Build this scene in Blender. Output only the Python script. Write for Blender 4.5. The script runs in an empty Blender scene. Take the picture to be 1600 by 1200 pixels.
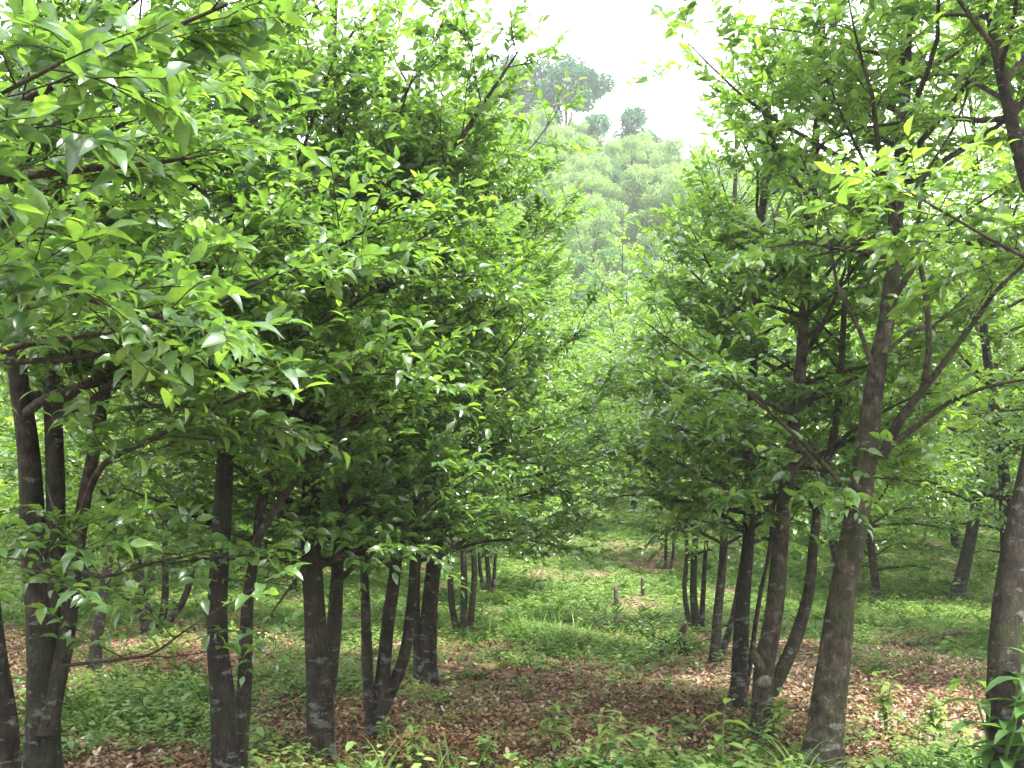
import bpy, math, random
import numpy as np
from mathutils import Vector

sc = bpy.context.scene
COL = sc.collection
R = math.radians

# ------------------------------------------------------------------ camera
CAM = np.array([0.0, 0.0, 1.6])
F = 1556.0                      # focal length in pixels of the 1600 px wide photograph
PITCH = R(7.32)
cd = bpy.data.cameras.new('camera'); cam = bpy.data.objects.new('camera', cd); COL.objects.link(cam)
cam.location = CAM; cam.rotation_euler = (math.pi / 2 + PITCH, 0, 0)
cd.sensor_width = 36.0; cd.lens = 36.0 * F / 1600.0
cd.clip_start = 0.05; cd.clip_end = 1000.0
sc.camera = cam

# ------------------------------------------------------------------ light
SUN_EL, SUN_AZ = R(62), R(118)   # azimuth measured from +Y towards +X
w = bpy.data.worlds.new('World'); sc.world = w; w.use_nodes = True
nt = w.node_tree; nt.nodes.clear()
sky = nt.nodes.new('ShaderNodeTexSky'); sky.sky_type = 'NISHITA'; sky.sun_disc = False
sky.sun_elevation = SUN_EL; sky.sun_rotation = SUN_AZ
sky.air_density = 1.0; sky.dust_density = 4.0; sky.ozone_density = 1.0
# bright, thin cloud over most of the sky
tc = nt.nodes.new('ShaderNodeTexCoord')
ns = nt.nodes.new('ShaderNodeTexNoise'); ns.inputs['Scale'].default_value = 2.2; ns.inputs['Detail'].default_value = 6
cr = nt.nodes.new('ShaderNodeValToRGB'); cr.color_ramp.elements[0].position = 0.30; cr.color_ramp.elements[0].color = (.45,)*3 + (1,)
cr.color_ramp.elements[1].position = 0.52
mx = nt.nodes.new('ShaderNodeMix'); mx.data_type = 'RGBA'
bg = nt.nodes.new('ShaderNodeBackground'); bg.inputs['Strength'].default_value = 0.12
out = nt.nodes.new('ShaderNodeOutputWorld')
L = nt.links.new
L(tc.outputs['Generated'], ns.inputs['Vector']); L(ns.outputs['Fac'], cr.inputs['Fac'])
L(cr.outputs['Color'], mx.inputs[0]); L(sky.outputs['Color'], mx.inputs[6]); mx.inputs[7].default_value = (10.5, 10.8, 11.2, 1)
L(mx.outputs[2], bg.inputs['Color']); L(bg.outputs['Background'], out.inputs['Surface'])

sl = bpy.data.lights.new('sun', 'SUN'); sl.energy = 4.6; sl.angle = R(6); sl.color = (1.0, 0.96, 0.88)
so = bpy.data.objects.new('sun', sl); COL.objects.link(so)
sd = Vector((math.sin(SUN_AZ) * math.cos(SUN_EL), math.cos(SUN_AZ) * math.cos(SUN_EL), math.sin(SUN_EL)))
so.rotation_euler = sd.to_track_quat('Z', 'Y').to_euler(); so.location = (0, 0, 80)

vs = sc.view_settings
vs.view_transform = 'Standard'; vs.look = 'None'; vs.exposure = 1.9; vs.gamma = 1.0
try: vs.use_curve_mapping = False
except Exception: pass
sc.render.engine = 'CYCLES'
sc.cycles.max_bounces = 8; sc.cycles.diffuse_bounces = 4; sc.cycles.glossy_bounces = 2
sc.cycles.transmission_bounces = 5; sc.cycles.transparent_max_bounces = 4; sc.cycles.volume_bounces = 0
sc.cycles.caustics_reflective = False; sc.cycles.caustics_refractive = False

# ------------------------------------------------------------------ geometry helpers
def nrm(a): return a / np.maximum(np.linalg.norm(a, axis=-1, keepdims=True), 1e-9)
def sstep(a, b, x):
    t = np.clip((x - a) / (b - a), 0, 1); return t * t * (3 - 2 * t)

def height(x, y):
    x = np.asarray(x, float); y = np.asarray(y, float)
    h = 0.03 * np.sin(x * 1.3 + 0.5) * np.cos(y * 0.9) + 0.025 * np.sin(x * 2.7 + y * 1.9) + 0.012 * np.sin(x * 6.1 - y * 5.3)
    h = h + 3.4 * sstep(15, 41, y) + 0.22 * np.clip(y - 20, 0, 30) / 30 * np.sin(x * 0.5 + y * .3)
    crest = 33.0 - 0.17 * x
    h = h + (crest - 2) * sstep(36, 100, y) ** 1.15
    return h

def at(px, py, Y):
    a = (px - 800.0) / F; b = (600.0 - py) / F
    d = np.array([a, math.cos(PITCH) - b * math.sin(PITCH), math.sin(PITCH) + b * math.cos(PITCH)])
    return CAM + d * (Y / d[1])

def ground(px, py):
    Y = 6.0
    for _ in range(60):
        p = at(px, py, Y); e = p[2] - height(p[0], p[1])
        Y *= 1 + np.clip(e / 1.6, -.3, .3) * .7
    return at(px, py, Y)

class MB:
    """collects triangles/quads as numpy blocks and links them as ONE mesh object"""
    def __init__(s): s.v = []; s.f3 = []; s.f4 = []; s.t = []; s.n = 0
    def add(s, v, f3=None, f4=None, tint=0.5):
        v = np.asarray(v, float).reshape(-1, 3)
        if f3 is not None and len(f3): s.f3.append(np.asarray(f3).reshape(-1, 3) + s.n)
        if f4 is not None and len(f4): s.f4.append(np.asarray(f4).reshape(-1, 4) + s.n)
        s.v.append(v); s.t.append(np.broadcast_to(np.asarray(tint, float), (len(v),)).copy()); s.n += len(v)
    def build(s, name, mat, parent=None, origin=(0, 0, 0), smooth=True):
        v = np.concatenate(s.v) - np.asarray(origin, float)
        f3 = np.concatenate(s.f3) if s.f3 else np.zeros((0, 3), int)
        f4 = np.concatenate(s.f4) if s.f4 else np.zeros((0, 4), int)
        me = bpy.data.meshes.new(name)
        me.vertices.add(len(v)); me.vertices.foreach_set('co', v.astype(np.float32).ravel())
        idx = np.concatenate([f3.ravel(), f4.ravel()]).astype(np.int32)
        tot = np.concatenate([np.full(len(f3), 3), np.full(len(f4), 4)]).astype(np.int32)
        st = np.concatenate([[0], np.cumsum(tot)[:-1]]).astype(np.int32)
        me.loops.add(len(idx)); me.loops.foreach_set('vertex_index', idx)
        me.polygons.add(len(tot)); me.polygons.foreach_set('loop_start', st)
        try: me.polygons.foreach_set('loop_total', tot)
        except Exception: pass
        me.update(calc_edges=True)
        me.polygons.foreach_set('use_smooth', np.full(len(tot), smooth))
        at_ = me.attributes.new('tint', 'FLOAT', 'POINT'); at_.data.foreach_set('value', np.concatenate(s.t).astype(np.float32))
        me.materials.append(mat)
        o = bpy.data.objects.new(name, me); COL.objects.link(o)
        if parent: o.parent = parent
        else: o.location = origin
        return o

def tag(o, label=None, cat=None, group=None, kind=None):
    if label: o['label'] = label
    if cat: o['category'] = cat
    if group: o['group'] = group
    if kind: o['kind'] = kind
    return o

def empty(name, loc, rz=0):
    o = bpy.data.objects.new(name, None); COL.objects.link(o); o.location = loc; o.rotation_euler = (0, 0, rz)
    o.empty_display_size = .2
    return o

def spline(P, n):
    """Catmull-Rom through P (m x k) resampled to n points"""
    P = np.asarray(P, float)
    if len(P) == 2:
        t = np.linspace(0, 1, n)[:, None]; return P[0] * (1 - t) + P[1] * t
    Q = np.vstack([2 * P[0] - P[1], P, 2 * P[-1] - P[-2]])
    u = np.linspace(0, len(P) - 1 - 1e-6, n); i = u.astype(int); t = (u - i)[:, None]
    a, b, c, d = Q[i], Q[i + 1], Q[i + 2], Q[i + 3]
    return .5 * ((2 * b) + (-a + c) * t + (2 * a - 5 * b + 4 * c - d) * t * t + (-a + 3 * b - 3 * c + d) * t ** 3)

def tube(mb, P, r, k=8, rng=None, rough=0.0, tint=.5, cap=True, lobes=None):
    P = np.asarray(P, float); n = len(P); r = np.broadcast_to(np.asarray(r, float), (n,))
    T = np.gradient(P, axis=0); T = nrm(T)
    ref = np.array([0.31, 0.9, 0.2]) if abs(T[:, 2]).mean() > .6 else np.array([0.1, 0.2, 1.0])
    A = nrm(np.cross(T, ref)); B = np.cross(T, A)
    th = np.linspace(0, 2 * math.pi, k, endpoint=False)
    rr = r[:, None] * np.ones((1, k))
    if rough and rng is not None:
        z = np.arange(n)[:, None] * .35
        rr = rr * (1 + rough * (np.sin(2 * th[None] + z * 1.1 + rng.random() * 6) * .6 + np.sin(3 * th[None] - z * 1.9 + rng.random() * 6) * .5 + rng.normal(0, .25, (n, k))))
    if lobes is not None: rr = rr * (1 + lobes[:, None] * np.cos(4 * th + P[0, 0] * 9)[None] + .5 * lobes[:, None] * np.cos(3 * th - P[0, 1] * 7)[None])
    V = P[:, None] + rr[..., None] * (np.cos(th)[None, :, None] * A[:, None] + np.sin(th)[None, :, None] * B[:, None])
    V = V.reshape(-1, 3)
    i = np.arange(n - 1)[:, None] * k; j = np.arange(k)[None]; jn = (j + 1) % k
    f4 = np.stack([i + j, i + jn, i + k + jn, i + k + j], -1).reshape(-1, 4)
    f3 = None
    if cap:
        V = np.vstack([V, P[-1] + T[-1] * r[-1] * .5]); b0 = (n - 1) * k
        f3 = np.stack([b0 + j[0], b0 + jn[0], np.full(k, n * k)], -1)
    mb.add(V, f3, f4, tint)

def prisms(mb, P0, P1, P2, r):
    """many thin three-sided twigs P0 -> P1 -> P2 at once"""
    m = len(P0)
    if not m: return
    T = nrm(P2 - P0); A = nrm(np.cross(T, np.array([.2, .3, 1.0]))); B = np.cross(T, A)
    V = []
    for P, s in ((P0, 1.0), (P1, .8), (P2, .35)):
        for a in (0, 2.094, 4.189):
            V.append(P + (A * math.cos(a) + B * math.sin(a)) * (r * s)[:, None])
    V = np.stack(V, 1)
    base = np.array([[0, 1, 4, 3], [1, 2, 5, 4], [2, 0, 3, 5], [3, 4, 7, 6], [4, 5, 8, 7], [5, 3, 6, 8]])
    f = (np.arange(m)[:, None, None] * 9 + base).reshape(-1, 4)
    mb.add(V.reshape(-1, 3), None, f)

# leaf templates (x along the leaf, y across, z up), unit length
def leaf_template(lod, wid=.42, droop=.35, fold=.25):
    if lod == 2:
        st = [(.22, .74), (.5, 1.0), (.78, .62)]
        V = [(0, 0, 0)]
        for x, q in st:
            z = -droop * x * x; hw = wid * q / 2
            V += [(x, -hw, z + fold * hw), (x, 0, z), (x, hw, z + fold * hw)]
        V.append((1.0, 0, -droop * 1.12))
        f3 = [(0, 1, 2), (0, 2, 3), (7, 10, 8), (8, 10, 9)]
        f4 = [(1, 4, 5, 2), (2, 5, 6, 3), (4, 7, 8, 5), (5, 8, 9, 6)]
    elif lod == 1:
        V = [(0, 0, 0), (.35, -wid / 2, -.02), (.4, 0, -droop * .16 - .03), (.35, wid / 2, -.02), (.72, -wid * .4, -droop * .5 + .03), (.72, wid * .4, -droop * .5 + .03), (1, 0, -droop)]
        f3 = [(0, 1, 2), (0, 2, 3), (4, 6, 5)]
        f4 = [(1, 4, 5, 2), ]
        f3 += [(2, 5, 3)]
    else:
        V = [(0, 0, 0), (.48, -wid / 2, .0), (1, 0, -droop), (.48, wid / 2, .0)]
        f3 = [(0, 1, 2), (0, 2, 3)]; f4 = []
    return np.array(V, float), np.array(f3), np.array(f4).reshape(-1, 4)

def leaves(mb, pos, dr, up, size, tint, lod=2, wid=.42, droop=.35, fold=.25, fine=True):
    m = len(pos)
    if not m: return
    T, f3, f4 = leaf_template(lod, wid, droop, fold)
    X = nrm(dr); Y = nrm(np.cross(up, X)); Z = np.cross(X, Y)
    V = pos[:, None] + size[:, None, None] * (T[None, :, 0, None] * X[:, None] + T[None, :, 1, None] * Y[:, None] + T[None, :, 2, None] * Z[:, None])
    k = len(T); o = np.arange(m)[:, None, None] * k
    mb.add(V.reshape(-1, 3), (f3[None] + o).reshape(-1, 3), (f4[None] + o).reshape(-1, 4) if len(f4) else None, np.repeat(tint, k))

# ------------------------------------------------------------------ materials
def newmat(name):
    m = bpy.data.materials.new(name); m.use_nodes = True; n = m.node_tree; n.nodes.clear(); return m, n

def ramp(n, stops, fac):
    r = n.nodes.new('ShaderNodeValToRGB'); e = r.color_ramp.elements
    while len(e) < len(stops): e.new(.5)
    for q, (p, c) in zip(e, stops): q.position = p; q.color = (*c, 1)
    n.links.new(fac, r.inputs['Fac']); return r.outputs['Color']

def leaf_mat(name, stops, trans=.38, tcol=(1.6, 1.5, .7), rough=.36, spec=.5, under=1.5):
    m, n = newmat(name); K = n.nodes.new; l = n.links.new
    a = K('ShaderNodeAttribute'); a.attribute_name = 'tint'
    c = ramp(n, stops, a.outputs['Fac'])
    geo = K('ShaderNodeNewGeometry')
    nz = K('ShaderNodeTexNoise'); nz.inputs['Scale'].default_value = 70; nz.inputs['Detail'].default_value = 3; l(geo.outputs['Position'], nz.inputs['Vector'])
    sp_ = ramp(n, [(.25, (.72, .72, .72)), (.5, (1, 1, 1)), (.70, (1.05, 1.05, 1)), (.78, (1.1, .85, .6))], nz.outputs['Fac'])
    mo = K('ShaderNodeMix'); mo.data_type = 'RGBA'; mo.blend_type = 'MULTIPLY'; mo.inputs[0].default_value = 1; l(c, mo.inputs[6]); l(sp_, mo.inputs[7]); c = mo.outputs[2]
    pale = K('ShaderNodeMix'); pale.data_type = 'RGBA'; pale.blend_type = 'MULTIPLY'; pale.inputs[0].default_value = 1
    l(c, pale.inputs[6]); pale.inputs[7].default_value = (under * 1.0, under, under * 1.15, 1)
    side = K('ShaderNodeMix'); side.data_type = 'RGBA'; l(geo.outputs['Backfacing'], side.inputs[0]); l(c, side.inputs[6]); l(pale.outputs[2], side.inputs[7])
    p = K('ShaderNodeBsdfPrincipled'); l(side.outputs[2], p.inputs['Base Color']); p.inputs['Roughness'].default_value = rough
    p.inputs['Specular IOR Level'].default_value = spec
    t = K('ShaderNodeBsdfTranslucent')
    tm = K('ShaderNodeMix'); tm.data_type = 'RGBA'; tm.blend_type = 'MULTIPLY'; tm.inputs[0].default_value = 1
    l(c, tm.inputs[6]); tm.inputs[7].default_value = (*tcol, 1); l(tm.outputs[2], t.inputs['Color'])
    ms = K('ShaderNodeMixShader'); ms.inputs[0].default_value = trans; l(p.outputs[0], ms.inputs[1]); l(t.outputs[0], ms.inputs[2])
    o = K('ShaderNodeOutputMaterial'); l(ms.outputs[0], o.inputs['Surface'])
    return m

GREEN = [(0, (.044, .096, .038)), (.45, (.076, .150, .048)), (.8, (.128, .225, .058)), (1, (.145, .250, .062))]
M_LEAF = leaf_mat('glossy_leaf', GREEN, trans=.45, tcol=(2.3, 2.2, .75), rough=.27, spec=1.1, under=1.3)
M_FAR = leaf_mat('feathery_leaf', [(0, (.055, .135, .05)), (1, (.18, .29, .10))], trans=.4, tcol=(1.7, 1.6, 1.1), rough=.5)
M_DARK = leaf_mat('dark_leaf', [(0, (.02, .09, .05)), (1, (.06, .18, .09))], trans=.2, rough=.5)
M_HERB = leaf_mat('herb_leaf', [(0, (.035, .11, .03)), (.6, (.115, .195, .055)), (1, (.22, .30, .085))], trans=.35, tcol=(1.9, 1.8, .9), rough=.5, spec=.3)
M_GRASS = leaf_mat('grass_blade', [(0, (.06, .14, .03)), (.8, (.13, .24, .055)), (1, (.30, .28, .12))], trans=.35, tcol=(1.7, 1.7, .9), rough=.5, spec=.3, under=1.1)
M_LITTER = leaf_mat('dead_leaf', [(0, (.05, .026, .013)), (.35, (.17, .088, .040)), (.65, (.225, .130, .065)), (.92, (.31, .215, .13)), (1, (.42, .35, .27))], trans=.1, tcol=(1, 1, 1), rough=.55, spec=.35, under=1.2)

def bark_mat(name, dark=(.011, .009, .007), mid=(.036, .029, .022), lich=(.15, .15, .13), lo=.66, moss=(.045, .06, .02)):
    m, n = newmat(name); K = n.nodes.new; l = n.links.new
    g = K('ShaderNodeNewGeometry')
    mp = K('ShaderNodeMapping'); mp.inputs['Scale'].default_value = (1, 1, .35); l(g.outputs['Position'], mp.inputs['Vector'])
    a = K('ShaderNodeTexNoise'); a.inputs['Scale'].default_value = 45; a.inputs['Detail'].default_value = 6; a.inputs['Roughness'].default_value = .7; l(mp.outputs[0], a.inputs['Vector'])
    base = ramp(n, [(.3, dark), (.68, mid)], a.outputs['Fac'])
    mp2 = K('ShaderNodeMapping'); mp2.inputs['Scale'].default_value = (1, 1, 2.2); l(g.outputs['Position'], mp2.inputs['Vector'])
    b = K('ShaderNodeTexNoise'); b.inputs['Scale'].default_value = 9; b.inputs['Detail'].default_value = 7; b.inputs['Roughness'].default_value = .68; l(mp2.outputs[0], b.inputs['Vector'])
    ft = K('ShaderNodeAttribute'); ft.attribute_name = 'tint'
    fa = K('ShaderNodeMath'); fa.operation = 'MULTIPLY_ADD'; l(ft.outputs['Fac'], fa.inputs[0]); fa.inputs[1].default_value = .22; l(b.outputs['Fac'], fa.inputs[2])
    fb = K('ShaderNodeMath'); fb.operation = 'SUBTRACT'; l(fa.outputs[0], fb.inputs[0]); fb.inputs[1].default_value = .11
    f = ramp(n, [(lo - .02, (0, 0, 0)), (lo + .02, (1, 1, 1))], fb.outputs[0])
    c = K('ShaderNodeTexNoise'); c.inputs['Scale'].default_value = 3.1; c.inputs['Detail'].default_value = 4; l(g.outputs['Position'], c.inputs['Vector'])
    fm = ramp(n, [(.50, (0, 0, 0)), (.62, (.75,) * 3)], c.outputs['Fac'])
    bl = K('ShaderNodeTexNoise'); bl.inputs['Scale'].default_value = 12; bl.inputs['Detail'].default_value = 5; l(g.outputs['Position'], bl.inputs['Vector'])
    bb = ramp(n, [(.35, (.45, .45, .45)), (.65, (1.9, 1.9, 1.9))], bl.outputs['Fac'])
    m0 = K('ShaderNodeMix'); m0.data_type = 'RGBA'; m0.blend_type = 'MULTIPLY'; m0.inputs[0].default_value = 1; l(base, m0.inputs[6]); l(bb, m0.inputs[7])
    oi = K('ShaderNodeObjectInfo'); ov = ramp(n, [(0, (.75, .70, .66)), (1, (1.5, 1.42, 1.3))], oi.outputs['Random'])
    mv = K('ShaderNodeMix'); mv.data_type = 'RGBA'; mv.blend_type = 'MULTIPLY'; mv.inputs[0].default_value = 1; l(m0.outputs[2], mv.inputs[6]); l(ov, mv.inputs[7]); m0 = mv
    m1 = K('ShaderNodeMix'); m1.data_type = 'RGBA'; l(fm, m1.inputs[0]); l(m0.outputs[2], m1.inputs[6]); m1.inputs[7].default_value = (*moss, 1)
    m2 = K('ShaderNodeMix'); m2.data_type = 'RGBA'; l(f, m2.inputs[0]); l(m1.outputs[2], m2.inputs[6]); m2.inputs[7].default_value = (*lich, 1)
    p = K('ShaderNodeBsdfPrincipled'); l(m2.outputs[2], p.inputs['Base Color']); p.inputs['Roughness'].default_value = .85; p.inputs['Specular IOR Level'].default_value = .25
    bp = K('ShaderNodeBump'); bp.inputs['Strength'].default_value = 1; bp.inputs['Distance'].default_value = .03
    vo = K('ShaderNodeTexVoronoi'); vo.feature = 'DISTANCE_TO_EDGE'; vo.inputs['Scale'].default_value = 38
    wv = K('ShaderNodeVectorMath'); wv.operation = 'MULTIPLY_ADD'; l(a.outputs['Color'], wv.inputs[0]); wv.inputs[1].default_value = (.08, .08, .08); l(mp.outputs[0], wv.inputs[2]); l(wv.outputs[0], vo.inputs['Vector'])
    vr = K('ShaderNodeMapRange'); vr.inputs[2].default_value = .12; l(vo.outputs['Distance'], vr.inputs[0])
    hs = K('ShaderNodeMath'); hs.operation = 'MULTIPLY_ADD'; l(vr.outputs[0], hs.inputs[0]); hs.inputs[1].default_value = .35; l(a.outputs['Fac'], hs.inputs[2]); l(hs.outputs[0], bp.inputs['Height']); l(bp.outputs[0], p.inputs['Normal'])
    o = K('ShaderNodeOutputMaterial'); l(p.outputs[0], o.inputs['Surface'])
    return m
M_BARK = bark_mat('bark', lo=.615, lich=(.12, .12, .105), moss=(.026, .032, .012))
M_BARKL = bark_mat('warm_bark', dark=(.018, .015, .011), mid=(.050, .041, .031), lo=.62, lich=(.14, .14, .12), moss=(.036, .042, .012))
M_TWIG = bark_mat('twig_bark', dark=(.020, .016, .012), mid=(.062, .050, .038), lo=.64)
M_DEAD = bark_mat('dead_wood', dark=(.03, .022, .016), mid=(.12, .095, .075), lo=.58)

M_SCAR = bark_mat('scar', dark=(.06, .055, .045), mid=(.19, .18, .15), lo=.75, moss=(.2, .19, .15))
def ground_mat():
    m, n = newmat('forest_floor'); K = n.nodes.new; l = n.links.new
    g = K('ShaderNodeNewGeometry')
    v = K('ShaderNodeTexVoronoi'); v.inputs['Scale'].default_value = 14; l(g.outputs['Position'], v.inputs['Vector'])
    sp = K('ShaderNodeSeparateColor'); l(v.outputs['Color'], sp.inputs[0])
    lit = ramp(n, [(0, (.05, .028, .018)), (.4, (.12, .07, .045)), (.8, (.20, .13, .09)), (1, (.32, .24, .18))], sp.outputs[0])
    a = K('ShaderNodeTexNoise'); a.inputs['Scale'].default_value = 9; a.inputs['Detail'].default_value = 8; a.inputs['Roughness'].default_value = .75; l(g.outputs['Position'], a.inputs['Vector'])
    gr = ramp(n, [(.3, (.02, .045, .012)), (.7, (.12, .19, .045))], a.outputs['Fac'])
    t = K('ShaderNodeAttribute'); t.attribute_name = 'tint'
    ad = K('ShaderNodeMath'); ad.operation = 'ADD'; l(t.outputs['Fac'], ad.inputs[0]); l(a.outputs['Fac'], ad.inputs[1])
    f = ramp(n, [(.45, (0, 0, 0)), (.62, (1, 1, 1))], ad.outputs[0])
    sc_ = K('ShaderNodeMath'); sc_.operation = 'MULTIPLY_ADD'; l(ad.outputs[0], sc_.inputs[0]); sc_.inputs[1].default_value = .5; sc_.inputs[2].default_value = 0
    f = ramp(n, [(.42, (0, 0, 0)), (.58, (1, 1, 1))], sc_.outputs[0])
    mm = K('ShaderNodeMix'); mm.data_type = 'RGBA'; l(f, mm.inputs[0]); l(lit, mm.inputs[6]); l(gr, mm.inputs[7])
    p = K('ShaderNodeBsdfPrincipled'); l(mm.outputs[2], p.inputs['Base Color']); p.inputs['Roughness'].default_value = .9; p.inputs['Specular IOR Level'].default_value = .2
    bp = K('ShaderNodeBump'); bp.inputs['Strength'].default_value = .7; bp.inputs['Distance'].default_value = .03; l(a.outputs['Fac'], bp.inputs['Height']); l(bp.outputs[0], p.inputs['Normal'])
    o = K('ShaderNodeOutputMaterial'); l(p.outputs[0], o.inputs['Surface'])
    return m
M_GROUND = ground_mat()

# ------------------------------------------------------------------ where the floor is green (1) and where bare litter (0)
def blobs(x, y, L_):
    g = 0
    for cx, cy, rx, ry, s in L_: g = g + s * np.exp(-(((x - cx) / rx) ** 2 + ((y - cy) / ry) ** 2))
    return g
def greenness(x, y):
    x = np.asarray(x, float); y = np.asarray(y, float)
    row = x - y * 0.0765                        # offset across the rows
    g = .40 + .50 * sstep(10, 13.0, y + .35 * row)                # the grassy lane further back
    g = g + blobs(x, y, [(-2.9, 8.6, 1.5, 1.6, .50), (0.2, 5.5, 2.5, .7, .6), (2.6, 5.8, 1.8, .8, .6),
                         (3.9, 10.4, 1.7, 2.2, -.6), (3.3, 8.2, 1.6, 1.6, -.3), (0.4, 7.9, 1.5, 1.5, -.32), (-1.6, 6.6, 1.3, .8, -.2),
                         (-6, 12, 2.5, 3.5, -.35), (3.2, 13, 1.0, 1.5, -.5), (2.4, 22, 1.0, 2.5, -.4), (6.4, 15, 1.8, 3.0, .2)])
    g = g + .30 * np.sin(x * 1.7 + 1.3 * np.sin(y * .8)) * np.sin(y * 1.15 + x * .6) + .2 * np.sin(x * 4.1 + y * 2.2) * np.sin(y * 3.4 - x)
    g = g - .35 * np.clip(np.sin(x * 2.3 + y * 1.1) * np.sin(y * 1.7 - x * .7 + 2), 0, 1)
    return np.clip(g, 0, 1)

# ------------------------------------------------------------------ ground: one sheet, fine near the camera
def make_ground():
    def axis(a, b, c, fine, n):
        f = np.arange(b, c, fine); lo = b - np.geomspace(.3, b - a, n)[::-1]; hi = c + np.geomspace(.3, 130 - c, n)
        return np.concatenate([lo, f, hi])
    xs = axis(-120, -8, 9, .12, 60); xs = xs[(xs > -121) & (xs < 121)]
    ys = axis(-30, 2, 22, .12, 70)
    X, Y = np.meshgrid(xs, ys); Z = height(X, Y)
    V = np.stack([X, Y, Z], -1).reshape(-1, 3); nx = len(xs); ny = len(ys)
    i = np.arange(ny - 1)[:, None] * nx; j = np.arange(nx - 1)[None]
    f = np.stack([i + j, i + j + 1, i + nx + j + 1, i + nx + j], -1).reshape(-1, 4)
    mb = MB(); mb.add(V, None, f, greenness(V[:, 0], V[:, 1]))
    tag(mb.build('ground', M_GROUND), kind='structure')
make_ground()

# ------------------------------------------------------------------ trees
LOD_LEN = {2: 1.0, 1: 1.15, 0: 1.5}

def limb_foliage(rng, P, r0, wood, crown, lod, dens, leaf_len, tbase, start=.18, reach=.42, k=5):
    """secondary branches, twigs and leaves along a limb with axis points P"""
    n = len(P); seg = np.linalg.norm(np.diff(P, axis=0), axis=1); S = np.concatenate([[0], np.cumsum(seg)]); Lt = S[-1]
    T = nrm(np.gradient(P, axis=0))
    def ev(s):
        i = min(int(np.searchsorted(S, s) - 1), n - 2); i = max(i, 0); t = (s - S[i]) / max(seg[i], 1e-6)
        return P[i] * (1 - t) + P[i + 1] * t, T[i]
    tw0, twd, twl = [], [], []
    s = Lt * start; side = 1
    step = .15 / dens
    while s < Lt:
        p, d = ev(s); u = s / Lt
        ln = max(.22, Lt * reach * (1.05 - .6 * u)) * rng.uniform(.6, 1.15); ln = min(ln, .95)
        h = nrm(np.cross(d, [0, 0, 1.0]) + 1e-6)
        dd = nrm(d * rng.uniform(.55, 1.0) + h * side * rng.uniform(.5, 1.0) + np.array([0, 0, rng.uniform(-.25, .5)]) + rng.normal(0, .15, 3))
        m = 5; q = [p]; e = dd.copy()
        for _ in range(m - 1):
            e = nrm(e + rng.normal(0, .13, 3) + np.array([0, 0, rng.uniform(-.10, .12)])); q.append(q[-1] + e * ln / (m - 1))
        q = np.array(q)
        tube(wood, q, np.linspace(max(.0035, r0 * .22 * (1 - .5 * u)), .002, m), 4, cap=False)
        nt_ = max(2, int(ln / .085 * dens))
        for a in range(nt_):
            v = rng.uniform(.2, 1.0) if a else 1.0
            i = min(int(v * (m - 1)), m - 2); t = v * (m - 1) - i
            b = q[i] * (1 - t) + q[i + 1] * t; dq = nrm(q[i + 1] - q[i]); hh = nrm(np.cross(dq, [0, 0, 1.0]) + 1e-6)
            tw0.append(b); twd.append(nrm(dq * rng.uniform(.5, 1.1) + hh * rng.choice([-1, 1]) * rng.uniform(.3, 1.0) * (v < .99) + np.array([0, 0, rng.uniform(-.2, .45)]))); twl.append(rng.uniform(.13, .32))
        side = -side; s += step * rng.uniform(.7, 1.3)
    # limb tip is a twig too
    tw0.append(P[-1]); twd.append(T[-1]); twl.append(.3)
    tw0 = np.array(tw0); twd = np.array(twd); twl = np.array(twl); m = len(tw0)
    sag = rng.uniform(.02, .30, m)
    def tp(s_):
        return tw0 + twd * (twl * s_)[:, None] + np.array([0, 0, -1.0]) * (sag * twl * s_ * s_)[:, None]
    prisms(wood, tw0, tp(np.full(m, .5)), tp(np.full(m, 1.0)), np.full(m, .0026))
    # leaves, alternate, hanging a little
    per = {2: 10, 1: 7, 0: 4}[lod]
    cl = rng.normal(0, .10, m)
    for a in range(per):
        s_ = (a + .6 + rng.uniform(-.3, .3, m)) / per
        last = a == per - 1
        if last: s_ = np.full(m, 1.0)
        keep = rng.random(m) < (.97 if last else .86)
        pos = tp(s_); hh = nrm(np.cross(twd, [0, 0, 1.0]) + 1e-6); sd_ = 1 if a % 2 else -1
        d = twd * (rng.uniform(.5, 1.0, m)[:, None] if not last else 1) + hh * (sd_ * rng.uniform(.6, 1.2, m) * (0 if last else 1))[:, None] + np.stack([np.zeros(m), np.zeros(m), rng.uniform(-.45, .70, m)], -1) + rng.normal(0, .2, (m, 3))
        up = np.array([0, 0, 1.0]) + rng.normal(0, .5, (m, 3))
        sz = leaf_len * rng.uniform(.45, 1.28, m) * LOD_LEN[lod]
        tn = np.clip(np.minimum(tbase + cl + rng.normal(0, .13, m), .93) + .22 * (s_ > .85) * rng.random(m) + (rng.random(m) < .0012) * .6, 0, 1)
        kind_ = rng.integers(0, 3, m)
        for kk, (w_, dr_, fo_) in enumerate(((.44, .20, .25), (.50, .38, .40), (.55, .62, .55))):
            q_ = keep & (kind_ == kk)
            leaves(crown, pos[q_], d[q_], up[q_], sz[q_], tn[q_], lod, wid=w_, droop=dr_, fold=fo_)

def auto_limb(rng, p, az, length, elev, r0, curl=.08, n=8, sag=0):
    d = np.array([math.cos(az) * math.cos(elev), math.sin(az) * math.cos(elev), math.sin(elev)])
    q = [p]
    for i in range(n - 1):
        d = nrm(d + rng.normal(0, .09, 3) + np.array([0, 0, curl - sag * i / n])); q.append(q[-1] + d * length / (n - 1))
    return np.array(q)

def envelope(z, z0, z1, rmax):
    """crown half-width at height z"""
    u = np.clip((z - z0) / (z1 - z0), 0, 1)
    return rmax * np.interp(u, [0, .12, .35, .55, .8, 1], [.72, .95, 1.0, .68, .30, .10])

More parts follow.
